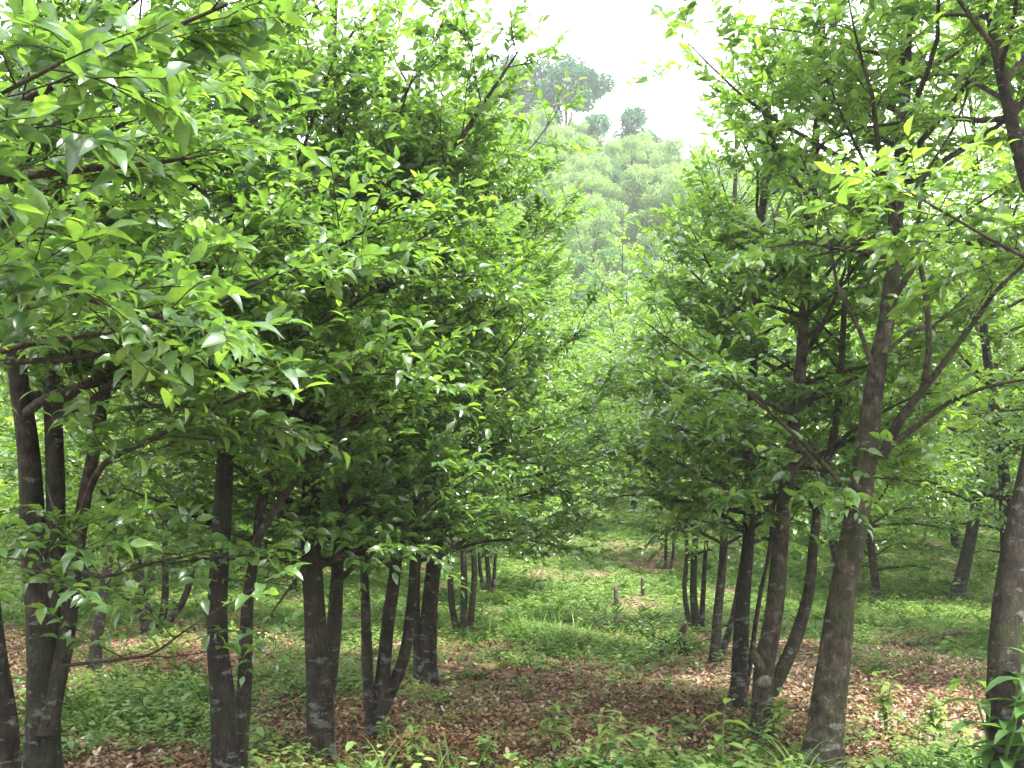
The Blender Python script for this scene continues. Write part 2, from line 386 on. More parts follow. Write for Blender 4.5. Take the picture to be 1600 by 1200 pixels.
def make_tree(stems, limbs=(), name='plantation_tree', label='', group=None, seed=0, z0=1.5, rmax=1.6, nl=26, lod=2, dens=1.42,
              leaf_len=.073, tbase=.42, mat=None, split=True, avoid=None, k=12, upshift=0, bias=None):
    """stems / limbs: (points [n x 3], r_bottom, r_top)"""
    rng = np.random.default_rng(seed); mat = mat or M_BARK
    base = np.array(stems[0][0][0], float); base[2] = float(height(base[0], base[1]))
    root = empty(name, base); tag(root, label, 'tree', group)
    crown = MB(); allwood = MB()
    ztop = max(np.array(s[0])[:, 2].max() for s in stems)
    cand = []
    for si, (P, ra, rb) in enumerate(stems):
        P = np.asarray(P, float); ln = np.linalg.norm(np.diff(P, axis=0), axis=1).sum()
        n = max(10, int(ln / (.11 if lod == 2 else .3)))
        Q = spline(P, n); t = np.linspace(0, 1, n)
        r = ra + (rb - ra) * t ** .85
        r = r * (1 + (.5 if si == 0 else 0) * np.exp(-t * ln / .13))
        Q = Q + np.stack([np.sin(t * 9 + seed), np.cos(t * 7 + seed), 0 * t], -1) * .008
        if si == 0: Q[0, 2] -= .12
        mb = MB() if split else allwood
        tube(mb, Q, r, k, rng, .05 if lod == 2 else .02, tint=np.append(np.repeat(.5 + .5 * np.exp(-np.clip(Q[:, 2] - base[2], 0, 9) / .35), k), .5), lobes=.22 * np.exp(-t * ln / .14) if si == 0 else None)
        if split: mb.build('trunk', mat, root, base)
        cand.append((Q, r))
    jobs = [(spline(e[0], max(8, int(len(e[0]) * 4))), e[1], e[2], e[3] if len(e) > 3 else .18, e[4] if len(e) > 4 else dens) for e in limbs]
    ga = rng.uniform(0, 6.28)
    tot = sum(q[0][-1, 2] - max(z0, q[0][0, 2]) for q in cand if q[0][-1, 2] > z0) or 1
    for Q, r in cand:
        zr = Q[-1, 2] - max(z0, Q[0, 2])
        if zr <= 0: continue
        cnt = max(2, int(round(nl * zr / tot)))
        for a in range(cnt):
            z = max(z0, Q[0, 2]) + zr * ((a + rng.uniform(0, .9)) / cnt) ** 1.3
            i = int(np.argmin(abs(Q[:, 2] - z))); p = Q[i]
            ga += 2.39996 + rng.normal(0, .35)
            az = ga
            if bias is not None and rng.random() < bias[1]: az = bias[0] + rng.normal(0, .6)
            R_ = envelope(z, z0 - .2, ztop + .4, rmax) * rng.uniform(.75, 1.15)
            u = (z - z0) / max(.5, ztop - z0)
            el = R(rng.uniform(4 if u < .2 else 8, 32) + 28 * u)
            ln = R_ / max(.62, math.cos(el))
            q = auto_limb(rng, p, az, ln, el, r[i], curl=.05 if u > .15 else .0, sag=.10 if u < .3 else .0)
            if avoid is not None and avoid(q): continue
            jobs.append((q, min(r[i] * .55, .012 + .014 * ln), .004, .18 if lod == 0 else .30, dens))
    for q, ra, rb, st_, dn in jobs:
        wood = MB() if split else allwood
        tube(wood, q, np.linspace(ra, rb, len(q)), 7 if lod == 2 else 4, cap=False)
        limb_foliage(rng, q, ra, wood, crown, lod, dn, leaf_len, tbase, start=st_)
        if split: wood.build('branch', M_TWIG, root, base)
    if not split: allwood.build('trunk', mat, root, base)
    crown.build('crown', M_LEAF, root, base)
    return root

def pp(pts, Y):
    """pixel path at forward distance Y (number, or one per point)"""
    Y = np.broadcast_to(np.asarray(Y, float), (len(pts),))
    return np.array([at(a, b, y) for (a, b), y in zip(pts, Y)])

def px(wd, Y): return .88 * wd / F * Y / 2          # a pixel width as a radius in metres

def keep_clear(q):
    """the photographer's own spot stays free of foliage"""
    e = q[:, :2] - np.array([0.35, 0.6]); return bool((np.hypot(e[:, 0], e[:, 1]) < 1.1).any() or ((abs(q[:, 0] - .15) < .9) & (q[:, 1] < 4)).any())

def open_trunk(q):
    """near trees keep few low limbs on the side that faces the lane's mouth"""
    if keep_clear(q): return True
    return q[0][2] < 3.6 and q[-1][1] < q[0][1] - .45 and abs(q[-1][0] - q[0][0]) < 1.0
GL = 'trees in the row along the left of the grassy lane'
GR = 'trees in the row along the right of the grassy lane'

def gbase(px_, Y):
    a = at(px_, 1000, Y); return np.array([a[0], a[1], float(height(a[0], a[1]))])
def stem(pts, Y, wa, wb, dY=0.0, grounded=True):
    Ys = np.linspace(Y, Y + dY, len(pts)); P = pp(pts, Ys)
    if grounded: P[0] = [P[0][0], P[0][1], float(height(P[0][0], P[0][1]))]
    return (P, px(wa, Y), px(wb, Y))

# --- left row, near to far
make_tree([(np.array([[-2.25, 3.3, 0], [-2.3, 3.35, 1.2], [-2.15, 3.3, 2.4], [-2.1, 3.2, 3.6], [-2.2, 3.1, 5.0], [-2.1, 3.0, 6.0]]), .10, .015)],
          [(np.array([[-2.2, 3.3, 2.0], [-1.9, 2.9, 2.35], [-1.55, 2.5, 2.55], [-1.1, 2.3, 2.68]]), .022, .005),
           (np.array([[-2.2, 3.3, 2.3], [-1.8, 3.1, 2.75], [-1.3, 2.9, 2.95], [-.85, 2.8, 3.1]]), .022, .005),
           (np.array([[-2.2, 3.3, 1.7], [-1.8, 2.8, 2.0], [-1.45, 2.4, 2.15]]), .02, .005)],
          label='tree with the largest leaves, hanging in the top left corner', group=GL, seed=3, z0=2.0, rmax=1.35, nl=20, avoid=keep_clear, leaf_len=.088, tbase=.36)  # low tbase paints the shade of the canopy above into the leaf colour
make_tree([stem([(12, 1290), (8, 1150), (-8, 1020), (-20, 850), (-30, 600), (-20, 300)], 5.1, 46, 20, -.2)],
          label='thin dark trunk cut by the left edge, beside the thick three stemmed tree', group=GL, seed=5, z0=2.2, rmax=1.3, nl=9, avoid=keep_clear, leaf_len=.09, tbase=.5)
make_tree([stem([(70, 1245), (68, 1100), (62, 980), (50, 850), (44, 700), (28, 560), (22, 430), (20, 200), (30, -60)], 5.6, 64, 18, .1),
           stem([(78, 1080), (84, 900), (84, 760), (78, 560), (74, 400), (78, 200), (82, 60), (90, -100)], 5.65, 40, 20, 0, False),
           stem([(76, 1150), (86, 1080), (100, 1000), (112, 900), (130, 790), (158, 660), (185, 520), (205, 400), (225, 200)], 5.55, 38, 14, .3, False)],
          [(pp([(126, 810), (158, 730), (230, 690), (330, 640), (420, 600)], [5.5, 5.3, 5.0, 4.7, 4.5]), px(15, 5.5), .005),
           (pp([(100, 880), (160, 900), (240, 880), (330, 860)], [5.5, 5.2, 4.9, 4.8]), px(9, 5.5), .004),
           (pp([(80, 640), (150, 590), (240, 540), (330, 480), (430, 430)], [5.6, 5.2, 4.8, 4.4, 4.1]), px(16, 5.5), .005),
           (pp([(100, 1040), (190, 1030), (240, 1020), (290, 985), (345, 950)], [5.55, 5.1, 4.9, 4.7, 4.6]), px(7, 5.5), .002, .45, .6),
           (pp([(75, 760), (90, 830), (60, 880), (110, 915)], [5.6, 4.9, 4.4, 4.0]), px(7, 5.5), .002, .5, .8),
           (pp([(75, 330), (110, 260), (180, 200), (290, 150)], [5.6, 5.0, 4.5, 4.2]), px(16, 5.5), .005)],
          label='thick tree at the left edge splitting low into three dark stems', group=GL, seed=11, z0=2.1, rmax=1.5, nl=38, avoid=open_trunk, leaf_len=.082, tbase=.40, bias=(-.9, .25))
make_tree([stem([(352, 1235), (350, 1100), (342, 1000), (346, 850), (352, 700), (356, 560), (362, 350), (385, 120), (400, -120)], 5.9, 48, 14, .2),
           stem([(372, 1175), (384, 1060), (388, 960), (396, 880), (412, 760), (440, 640), (470, 480), (490, 300)], 6.0, 28, 10, .4, True)],
          [(pp([(398, 850), (440, 780), (480, 730), (550, 660), (640, 610)], [6.0, 5.9, 5.7, 5.5, 5.3]), px(16, 6), .005),
           (pp([(360, 480), (420, 440), (500, 400), (590, 350)], [5.9, 5.4, 5.0, 4.7]), px(14, 6), .005),
           (pp([(360, 620), (420, 560), (510, 500), (610, 440)], [5.9, 5.4, 5.0, 4.8]), px(14, 6), .005)],
          label='tall straight trunk speckled with pale lichen, a thinner second stem close behind it', group=GL, seed=21, z0=1.65, rmax=1.5, nl=42, avoid=open_trunk, tbase=.45, bias=(-.6, .2))
make_tree([stem([(502, 1168), (497, 1080), (491, 980), (486, 850), (490, 700), (500, 480), (506, 290), (515, 110), (522, -40)], 6.8, 50, 14, .2),
           stem([(512, 1090), (520, 980), (526, 900), (534, 820), (552, 680), (585, 500), (600, 300)], 6.95, 30, 10, .3, False)],
          [(pp([(522, 915), (560, 880), (600, 855), (660, 800), (740, 740)], [6.9, 6.8, 6.7, 6.6, 6.4]), px(12, 6.8), .004),
           (pp([(540, 480), (600, 400), (680, 280), (750, 170), (810, 80)], [6.7, 6.4, 6.2, 6.0, 5.9]), px(20, 6.8), .006),
           (pp([(492, 850), (465, 900), (430, 950), (410, 985)], [6.8, 6.4, 6.1, 5.9]), px(7, 6.5), .002, .55, .6),
           (pp([(500, 620), (580, 570), (680, 510), (780, 460)], [6.8, 6.5, 6.3, 6.1]), px(14, 6.8), .005)],
          label='trunk with a broad pale grey band of lichen at its foot', group=GL, seed=31, z0=1.2, rmax=1.45, nl=52, tbase=.45, bias=(-.9, .2))
make_tree([stem([(592, 1132), (600, 1060), (606, 980), (617, 880), (626, 720), (640, 450), (650, 250), (655, 80)], 7.6, 30, 10, .2),
           stem([(582, 1130), (576, 1040), (571, 950), (567, 870), (570, 700), (560, 500), (555, 300)], 7.6, 22, 8, -.1, True),
           stem([(598, 1110), (632, 1030), (642, 950), (646, 860), (655, 720), (690, 520), (710, 350)], 7.65, 24, 8, .3, False)],
          label='tree of three slim stems fanning out from one foot among brown leaves', group=GL, seed=41, z0=1.2, rmax=1.5, nl=50, tbase=.45)
make_tree([stem([(664, 1062), (668, 980), (676, 900), (688, 800), (694, 650), (704, 400), (708, 260), (712, 140)], 9.5, 36, 10, .2),
           stem([(652, 1055), (650, 960), (655, 860), (660, 700), (650, 500)], 9.5, 16, 8, 0, True)],
          label='stout smooth trunk with a slim stem tight against its left side, at the lane edge', group=GL, seed=51, z0=1.15, rmax=1.6, nl=48, tbase=.45)
make_tree([stem([(726, 982), (725, 900), (722, 820), (728, 650), (735, 400), (745, 180)], 13.8, 14, 5, .1),
           stem([(716, 982), (704, 930), (703, 860), (708, 760), (700, 500)], 13.8, 13, 5, 0, True),
           stem([(735, 980), (741, 900), (738, 820), (755, 640), (775, 450)], 13.9, 13, 5, .1, True)],
          label='three slim dark stems close together in the grass at the lane edge', group=GL, seed=61, z0=1.05, rmax=1.8, nl=40, lod=1, tbase=.62)  # higher tbase paints the yellow glow of the sunlit mid row into the leaves
make_tree([stem([(765, 940), (762, 880), (760, 820), (770, 650), (780, 470), (790, 330)], 18, 10, 4, .1),
           stem([(755, 938), (750, 880), (748, 820), (750, 600)], 18, 8, 3, 0, True),
           stem([(770, 938), (774, 880), (778, 820), (800, 600)], 18, 8, 3, 0, True)],
          label='small group of thin stems behind the three slim dark stems at the lane edge', group=GL, seed=71, z0=.9, rmax=1.8, nl=40, lod=1, tbase=.68)  # sunlit glow put into the leaf colour by the high tbase

# --- right row
make_tree([stem([(1283, 1188), (1295, 1080), (1308, 980), (1322, 890), (1345, 775), (1356, 690), (1372, 575), (1390, 470), (1402, 300), (1412, 160), (1418, 30), (1425, -120)], 6.5, 62, 14, .2)],
          [(pp([(1378, 715), (1410, 650), (1450, 600), (1510, 520), (1570, 440), (1650, 380)], [6.55, 6.5, 6.45, 6.4, 6.3, 6.2]), px(19, 6.5), .007, .5, .9),
           (pp([(1382, 705), (1440, 660), (1490, 625), (1560, 600), (1640, 590)], [6.55, 6.4, 6.3, 6.1, 5.9]), px(13, 6.5), .005, .5, .8),
           (pp([(1332, 785), (1305, 745), (1262, 700), (1215, 655), (1150, 600), (1080, 555), (1010, 505)], [6.5, 6.45, 6.4, 6.3, 6.2, 6.1, 6.0]), px(10.5, 6.5), .004, .35, .8),
           (pp([(1372, 600), (1345, 520), (1310, 450), (1290, 340), (1250, 240)], [6.5, 6.5, 6.4, 6.3, 6.2]), px(11, 6.5), .004, .4, .8),
           (pp([(1388, 480), (1420, 430), (1450, 385), (1510, 330), (1610, 270)], [6.6, 6.5, 6.4, 6.3, 6.2]), px(13, 6.5), .005, .5, .8),
           (pp([(1428, 415), (1405, 350), (1360, 270), (1320, 190), (1275, 80)], [6.5, 6.4, 6.4, 6.3, 6.2]), px(12, 6.5), .004, .35, .8),
           (pp([(1440, 620), (1452, 540), (1446, 460), (1435, 380), (1445, 280), (1500, 180), (1530, 60)], [6.5, 6.5, 6.5, 6.5, 6.4, 6.4, 6.3]), px(13, 6.5), .005, .55, .8),
           (pp([(1378, 560), (1420, 520), (1470, 500), (1550, 420)], [6.6, 6.9, 7.2, 7.4]), px(9, 6.5), .004)],
          label='big leaning brown tree at the right with long bare limbs rising both ways', group=GR, seed=101, z0=3.2, rmax=1.45, nl=27, dens=1.15, tbase=.56, avoid=open_trunk, mat=M_BARKL, leaf_len=.088)
make_tree([stem([(1196, 1150), (1194, 1060), (1208, 970), (1216, 880), (1222, 800), (1236, 690), (1250, 600), (1262, 420), (1275, 220), (1285, 30)], 7.35, 40, 12, .2),
           stem([(1204, 1085), (1240, 1010), (1262, 930), (1270, 850), (1285, 760), (1310, 640), (1320, 450)], 7.4, 26, 10, .2, False)],
          [(pp([(1222, 810), (1190, 790), (1150, 770), (1090, 740), (1020, 700)], [7.35, 7.3, 7.2, 7.1, 7.0]), px(10, 7.3), .004)],
          label='forked trunk with a pale scar at the fork, just left of the big leaning tree', group=GR, seed=111, z0=1.6, rmax=1.2, nl=40, tbase=.52, mat=M_BARKL, leaf_len=.092)
sb = at(1196, 1066, 7.27); mb = MB(); P = np.array([sb + [0, .09, -.02], sb + [0, .03, 0], sb + [-.004, -.012, .006]])
tube(mb, P, [.052, .05, .046], 10, np.random.default_rng(4), .08)
for o_ in COL.objects:
    if 'forked trunk' in o_.get('label', ''): mb.build('scar', M_SCAR, o_, tuple(o_.location))
sb = at(1185, 1030, 7.3); mb = MB(); tube(mb, spline(np.array([sb + [.05, .05, -.12], sb + [.0, 0, -.03], sb + [-.04, -.01, .05]]), 6), np.linspace(.05, .03, 6), 9, np.random.default_rng(5), .1)
for o_ in COL.objects:
    if 'forked trunk' in o_.get('label', ''): mb.build('branch_stub', M_BARKL, o_, tuple(o_.location))
make_tree([stem([(1150, 1103), (1156, 1020), (1162, 940), (1170, 850), (1172, 720), (1178, 500), (1195, 280), (1205, 110)], 8.3, 32, 10, .2),
           stem([(1162, 1085), (1178, 1000), (1190, 920), (1202, 850), (1220, 700)], 8.35, 10, 5, .1, False)],
          label='dark upright trunk with a sapling thin stem leaning off its right side', group=GR, seed=121, z0=1.3, rmax=1.2, nl=42, tbase=.52)
make_tree([stem([(1118, 1040), (1121, 960), (1128, 880), (1134, 780), (1138, 600), (1145, 400), (1150, 200)], 10.6, 19, 7, .1),
           stem([(1124, 1035), (1145, 960), (1158, 890), (1170, 780)], 10.7, 13, 5, .1, True)],
          label='pair of slim stems, the right one curving away, behind the dark upright trunk', group=GR, seed=131, z0=1.2, rmax=1.15, nl=40, tbase=.55, lod=1)
make_tree([stem([(1087, 980), (1084, 920), (1086, 850), (1090, 700), (1095, 500), (1100, 320)], 14, 15, 5, .1),
           stem([(1078, 978), (1070, 920), (1073, 850), (1060, 700), (1050, 550)], 14, 10, 4, 0, True),
           stem([(1095, 978), (1100, 920), (1102, 860), (1115, 700), (1125, 500)], 14, 11, 4, .1, True)],
          label='bundle of three straight greyish stems mid way down the right side of the lane', group=GR, seed=141, z0=1.1, rmax=1.1, nl=40, lod=1, tbase=.58)
make_tree([stem([(1040, 912), (1040, 860), (1042, 800), (1045, 600), (1048, 420)], 21, 7, 3, .1),
           stem([(1047, 912), (1052, 860), (1056, 800), (1070, 600)], 21, 6, 3, 0, True)],
          label='far thin pair of stems where the right row meets the end of the lane', group=GR, seed=151, z0=1.0, rmax=1.15, nl=38, lod=1, tbase=.6)
make_tree([stem([(1585, 1240), (1572, 1130), (1572, 1000), (1588, 860), (1612, 720), (1650, 520), (1630, 360), (1596, 250), (1566, 120), (1545, 0), (1530, -120)], 5.75, 66, 12, .2)],
          [(pp([(1640, 420), (1560, 380), (1490, 340), (1420, 300)], [5.8, 5.4, 5.0, 4.7]), px(10, 5.5), .004)],
          label='thick mossy trunk cut by the right edge of the photo behind the broad leaved shrub', group=GR, seed=161, z0=3.9, rmax=1.3, nl=14, tbase=.62, mat=M_BARKL, leaf_len=.09, avoid=keep_clear)
make_tree([stem([(1493, 938), (1512, 860), (1532, 760), (1548, 660), (1565, 450), (1575, 250)], 17.5, 25, 10, .2)],
          label='single leaning trunk standing alone in bright grass behind the big leaning tree', group='trees in the rows beyond the right row', seed=171, z0=1.6, rmax=2.0, nl=40, lod=1, tbase=.62)
make_tree([(np.array([[7.0, 9.6, 0], [6.9, 9.6, 2], [6.8, 9.7, 4], [6.75, 9.6, 6], [6.8, 9.6, 7.8]]), .11, .015)],
          label='tall crown reaching in from beyond the right edge, behind the mossy trunk', group='trees in the rows beyond the right row', seed=173, z0=1.9, rmax=2.3, nl=44, lod=1, tbase=.62)
make_tree([(np.array([[6.35, 13, 0], [6.4, 13, 2], [6.3, 13.1, 4], [6.3, 13, 6], [6.2, 13, 8.4]]), .10, .015)],
          label='tall leafy tree behind the big leaning tree, filling the gap below its long limbs', group='trees in the rows beyond the right row', seed=174, z0=1.5, rmax=2.3, nl=46, lod=1, tbase=.64)
make_tree([stem([(236, 988), (220, 930), (212, 860), (210, 780), (215, 600), (220, 400)], 13.3, 26, 8, .1),
           stem([(252, 986), (257, 930), (258, 850), (262, 700), (270, 500)], 13.4, 15, 6, 0, True),
           stem([(248, 990), (285, 940), (303, 880), (318, 800), (340, 650)], 13.3, 15, 6, .1, True)],
          label='dark clump of three curved stems seen between the two nearest left trees', group='trees in the rows beyond the left row', seed=181, z0=1.3, rmax=1.7, nl=38, lod=1, tbase=.55)
make_tree([stem([(146, 1042), (158, 960), (170, 880), (176, 810), (165, 700), (150, 500), (140, 300)], 10.2, 22, 7, .1)],
          label='single slim crooked trunk half hidden behind the thick three stemmed tree', group='trees in the rows beyond the left row', seed=191, z0=1.5, rmax=1.6, nl=34, lod=1, tbase=.55)

# ------------------------------------------------------------------ the rest of the plantation: copies of six kinds of tree
def proto_tree(seed, H, ns, rmax):
    rng = np.random.default_rng(seed); st = []
    for s in range(ns):
        a = rng.uniform(0, 6.28); sp = 0 if ns == 1 else .22
        b = np.array([math.cos(a) * sp * .3, math.sin(a) * sp * .3, 0])
        ln = rng.normal(0, .05, 2) * H
        P = [b]
        for t in (.2, .45, .7, 1.0):
            P.append(b + np.array([math.cos(a) * sp * t * 2 + ln[0] * t + rng.normal(0, .05), math.sin(a) * sp * t * 2 + ln[1] * t + rng.normal(0, .05), H * t * (1 if s == 0 else .8)]))
        st.append((np.array(P), rng.uniform(.07, .10) if ns < 2 else rng.uniform(.05, .07), .012))
    return make_tree(st, seed=seed, z0=.5, rmax=rmax, nl=38, lod=0, dens=1.0, leaf_len=.092, tbase=.68, split=False, k=7)  # high tbase: bright glow of the deep rows painted into the leaf tint

def copy_tree(o, loc, rz, s, label, group):
    c = o.copy(); COL.objects.link(c); c.location = loc; c.rotation_euler = (0, 0, rz); c.scale = (s, s, s)
    c['label'] = label; c['group'] = group
    for ch in list(o.children):
        d = ch.copy(); COL.objects.link(d); d.parent = c
    return c
bpy.context.view_layer.update()
protos = [proto_tree(301, 6.8, 1, 1.7), proto_tree(302, 7.4, 3, 1.8), proto_tree(303, 6.2, 2, 1.7), proto_tree(304, 7.8, 1, 1.9), proto_tree(305, 7.0, 2, 1.8)]
used = [False] * len(protos)
rngp = np.random.default_rng(8)
ORD = ['first', 'second', 'third', 'fourth', 'fifth', 'sixth', 'seventh', 'eighth', 'ninth', 'tenth', 'eleventh', 'twelfth', 'thirteenth', 'fourteenth', 'fifteenth', 'sixteenth']
rows = [  # offset across, first distance, last, spacing, words
    (-1.95, 22, 37, 3.6, 'left lane row', ' of the trees continuing the left lane row at the far end', GL),
    (1.85, 25, 37, 3.8, 'right lane row', ' of the trees continuing the right lane row at the far end', GR),
    (-5.4, 15.5, 37, 2.9, 'left second row', ' from the front in the second row left of the lane', 'trees in the rows beyond the left row'),
    (-8.6, 14, 37, 3.0, 'left third row', ' from the front in the third row left of the lane', 'trees in the rows beyond the left row'),
    (-12.0, 20, 37, 3.2, 'left fourth row', ' from the front in the fourth row left of the lane', 'trees in the rows beyond the left row'),
    (5.2, 17.6, 37, 2.9, 'right second row', ' from the front in the second row right of the lane', 'trees in the rows beyond the right row'),
    (8.4, 17, 37, 3.0, 'right third row', ' from the front in the third row right of the lane', 'trees in the rows beyond the right row'),
    (11.8, 19, 37, 3.2, 'right fourth row', ' from the front in the fourth row right of the lane', 'trees in the rows beyond the right row')]
i = 0
for off, ya, yb, spc, _, words, grp in rows:
    y = ya; k_ = 0
    while y < yb:
        x = off * (1 - .35 * (abs(off) < 2) * (y > 28)) + y * 0.0765 + (.35 if off == 1.85 and y < 28 else 0) + rngp.normal(0, .15); yy = y + rngp.normal(0, .25)
        j = int(rngp.integers(0, len(protos)))
        loc = (x, yy, float(height(x, yy)) - .03); rz = rngp.uniform(0, 6.28); s = rngp.uniform(.88, 1.12)
        lab = 'leafy tree, %s' % (ORD[k_] + words)
        if not used[j]:
            o = protos[j]; o.location = loc; o.rotation_euler = (0, 0, rz); o.scale = (s, s, s); o['label'] = lab; o['group'] = grp; used[j] = True
        else: copy_tree(protos[j], loc, rz, s, lab, grp)
        y += spc; k_ += 1; i += 1

# ------------------------------------------------------------------ hillside vegetation
def feathery(seed, H, W, n, mat, name, label, cat, lsz=.30, wid=.22, clumps=26, tilt=.6, tone=.5, spread=(.20, .32)):
    rng = np.random.default_rng(seed); base = np.zeros(3); root = empty(name, base); tag(root, label, cat)
    wood = MB(); crown = MB()
    for c in range(clumps):
        a = rng.uniform(0, 6.28); rr = W * math.sqrt(rng.random()); z = H * rng.uniform(.35, 1.0) * (1 - .35 * (rr / W) ** 2)
        tip = np.array([math.cos(a) * rr, math.sin(a) * rr, z]); P = spline(np.array([[0, 0, 0 if c < 3 else H * .2], tip * [.25, .25, .6], tip * [.75, .75, 1.0]]), 7)
        tube(wood, P, np.linspace(.06 if c >= 3 else .16, .015, 7), 5, cap=False)
        m = n // clumps
        ctr = rng.normal(0, 1, (m, 3)); ctr = nrm(ctr) * (rng.random(m) ** .4)[:, None] * np.array([1, 1, .62]) * W * rng.uniform(*spread)
        pos = tip + ctr
        d = nrm(ctr) * 1.0 + rng.normal(0, .5, (m, 3)) + np.array([0, 0, -tilt * .5])
        leaves(crown, pos, d, np.array([0, 0, 1.]) + rng.normal(0, .4, (m, 3)), lsz * rng.uniform(.6, 1.3, m), np.clip(tone + rng.normal(0, .2) + rng.normal(0, .15, m), 0, 1), 0, wid=wid, droop=.35)
    wood.build('trunk', M_BARK, root); crown.build('crown', mat, root)
    return root
HG = 'pale feathery trees covering the hazy hillside'
HL = 'pale green feathery tree on the hazy hillside beyond the end of the lane'
fe = [feathery(501, 7.0, 3.0, 9000, M_FAR, 'hillside_tree', HL, 'tree', tone=.05), feathery(502, 8.5, 3.2, 9000, M_FAR, 'hillside_tree', HL, 'tree', .34, .2, 20, tone=.9),
      feathery(503, 6.0, 3.4, 8000, M_FAR, 'hillside_tree', HL, 'tree', .28, .25, 30)]
first = [True] * 3
for a in range(15):
    yy = 39.5 + a * 4.1
    n = 7 if a < 3 else 9
    for b in range(n):
        x = yy * .09 + (b - (n - 1) / 2) * 4.3 + rngp.normal(0, .9); y = yy + rngp.normal(0, 1.2)
        if abs(x - y * .09) > 19 or (y < 43 and abs(x - y * .085) < 2.2): continue
        j = int(rngp.integers(0, 3)); loc = (x, y, float(height(x, y)) - .2); rz = rngp.uniform(0, 6.28); s = rngp.uniform(.72, 1.05)
        if first[j]:
            o = fe[j]; first[j] = False; o.location = loc; o.rotation_euler = (0, 0, rz); o.scale = (s,) * 3; o['group'] = HG
        else: copy_tree(fe[j], loc, rz, s, HL, HG)

BL = 'bright low bush added over the dark foot of the hillside where the lane ends'  # bushes added to brighten the hill foot, which lies dark under the trees
bu = [feathery(511, 2.6, 1.5, 4200, M_HERB, 'bush', BL, 'bush', .13, .45, 22, .3), feathery(512, 3.4, 1.6, 4200, M_HERB, 'bush', BL, 'bush', .13, .42, 22, .3)]
bf = [True, True]
for b_ in range(26):
    x = 3.1 + (b_ - 12.5) * 1.1 + rngp.normal(0, .4); y = 37.5 + rngp.normal(0, 1.0) + .02 * (b_ - 12.5) ** 2; j = b_ % 2
    loc = (x, y, float(height(x, y)) - .35); rz = rngp.uniform(0, 6.28); s = rngp.uniform(.8, 1.25)
    if bf[j]:
        o = bu[j]; bf[j] = False; o.location = loc; o.rotation_euler = (0, 0, rz); o.scale = (s,) * 3; o['group'] = 'low bushes added along the foot of the hillside'
    else: copy_tree(bu[j], loc, rz, s, BL, 'low bushes added along the foot of the hillside')

def crest(px_, ytop, Y, Hh, Wd, seed, label, n=15000, cl=26, sp_=(.28, .42)):
    o = feathery(seed, Hh, Wd, n, M_DARK, 'crest_tree', label, 'tree', .42, .5, cl, .3, .5, sp_)
    t = at(px_, ytop, Y); o.location = (t[0], t[1], t[2] - Hh * 1.12); return o
crest(884, 60, 96, 12, 4.0, 601, 'tall dark rounded tree standing highest on the crest of the hill')
crest(990, 165, 98, 7, 2.2, 602, 'small round dark tree on the crest, right of the tallest one', 7000, 20, (.42, .6))
crest(800, 70, 97, 12, 3.6, 603, 'dark crest tree half hidden behind the left row, left of the tallest one')

# ------------------------------------------------------------------ ground cover
rg = np.random.default_rng(77)
def scatter(n, ymin=4.2, ymax=24, pw=1.0):
    """more points near the camera"""
    u = rg.random(n); y = ymin * (ymax / ymin) ** (u ** pw); hw = .62 * y + .6
    x = rg.uniform(-1, 1, n) * hw
    return x, y

# fallen leaves
x, y = scatter(230000, 4.0, 24)
g = greenness(x, y); k_ = rg.random(len(x)) < (1.05 - g * .80); x, y, g = x[k_], y[k_], g[k_]
m = len(x); an = rg.uniform(0, 6.28, m)
d = np.stack([np.cos(an), np.sin(an), rg.normal(0, .22, m)], -1); up = np.array([0, 0, 1.]) + rg.normal(0, .33, (m, 3))
mb = MB(); pos = np.stack([x, y, height(x, y) + rg.uniform(.006, .03, m)], -1)
patch = .54 + .16 * np.sin(x * 1.9 + y) + .13 * np.sin(y * 2.3 - x * 1.1)
tn = np.clip(patch * .85 + rg.normal(0, .27, m) + .12 * blobs(x, y, [(3.6, 10, 2.0, 3.0, 1.2)]), 0, 1)  # blob lightens the litter at the right: sunlit patch painted into the tint
leaves(mb, pos, d, up, rg.uniform(.024, .062, m), tn, 1, wid=.5, droop=-.25)
tag(mb.build('leaf_litter', M_LITTER), 'brown fallen leaves lying thick over the ground between the trunks', 'fallen leaves', kind='stuff')

# low herbs
x, y = scatter(105000, 4.3, 42, .78)
g = greenness(x, y) + .10 * np.sin(x * 7 + y * 3) + .1 * np.sin(y * 8 - x * 5)
k_ = rg.random(len(x)) < np.clip((g - .18) * 1.25, .03, 1); x, y = x[k_], y[k_]; m = len(x)
mb = MB(); hh = rg.uniform(.02, .12, m) * (1 + .7 * np.sin(x * 3 + y * 2)); z = height(x, y); lean = rg.normal(0, .3, (m, 2)); tt = rg.normal(.6, .17, m) + .15 * np.sin(x * 2.3 + 1) * np.sin(y * 1.9)
for a in range(6):
    an = a * 2.4 + x * 37; f = .35 + .65 * (a / 6)
    pos = np.stack([x + lean[:, 0] * hh * f, y + lean[:, 1] * hh * f, z + hh * f], -1)
    d = np.stack([np.cos(an), np.sin(an), rg.uniform(-.15, .5, m)], -1)
    leaves(mb, pos, d, np.array([0, 0, 1.]) + rg.normal(0, .25, (m, 3)), rg.uniform(.028, .06, m) * (1 + np.clip(y - 8, 0, 30) * .035), np.clip(tt + rg.normal(0, .1, m), 0, 1), 0, wid=.6, droop=.2)
tag(mb.build('herb_cover', M_HERB), 'low green herbs spreading over the floor of the lane', 'ground cover', kind='stuff')

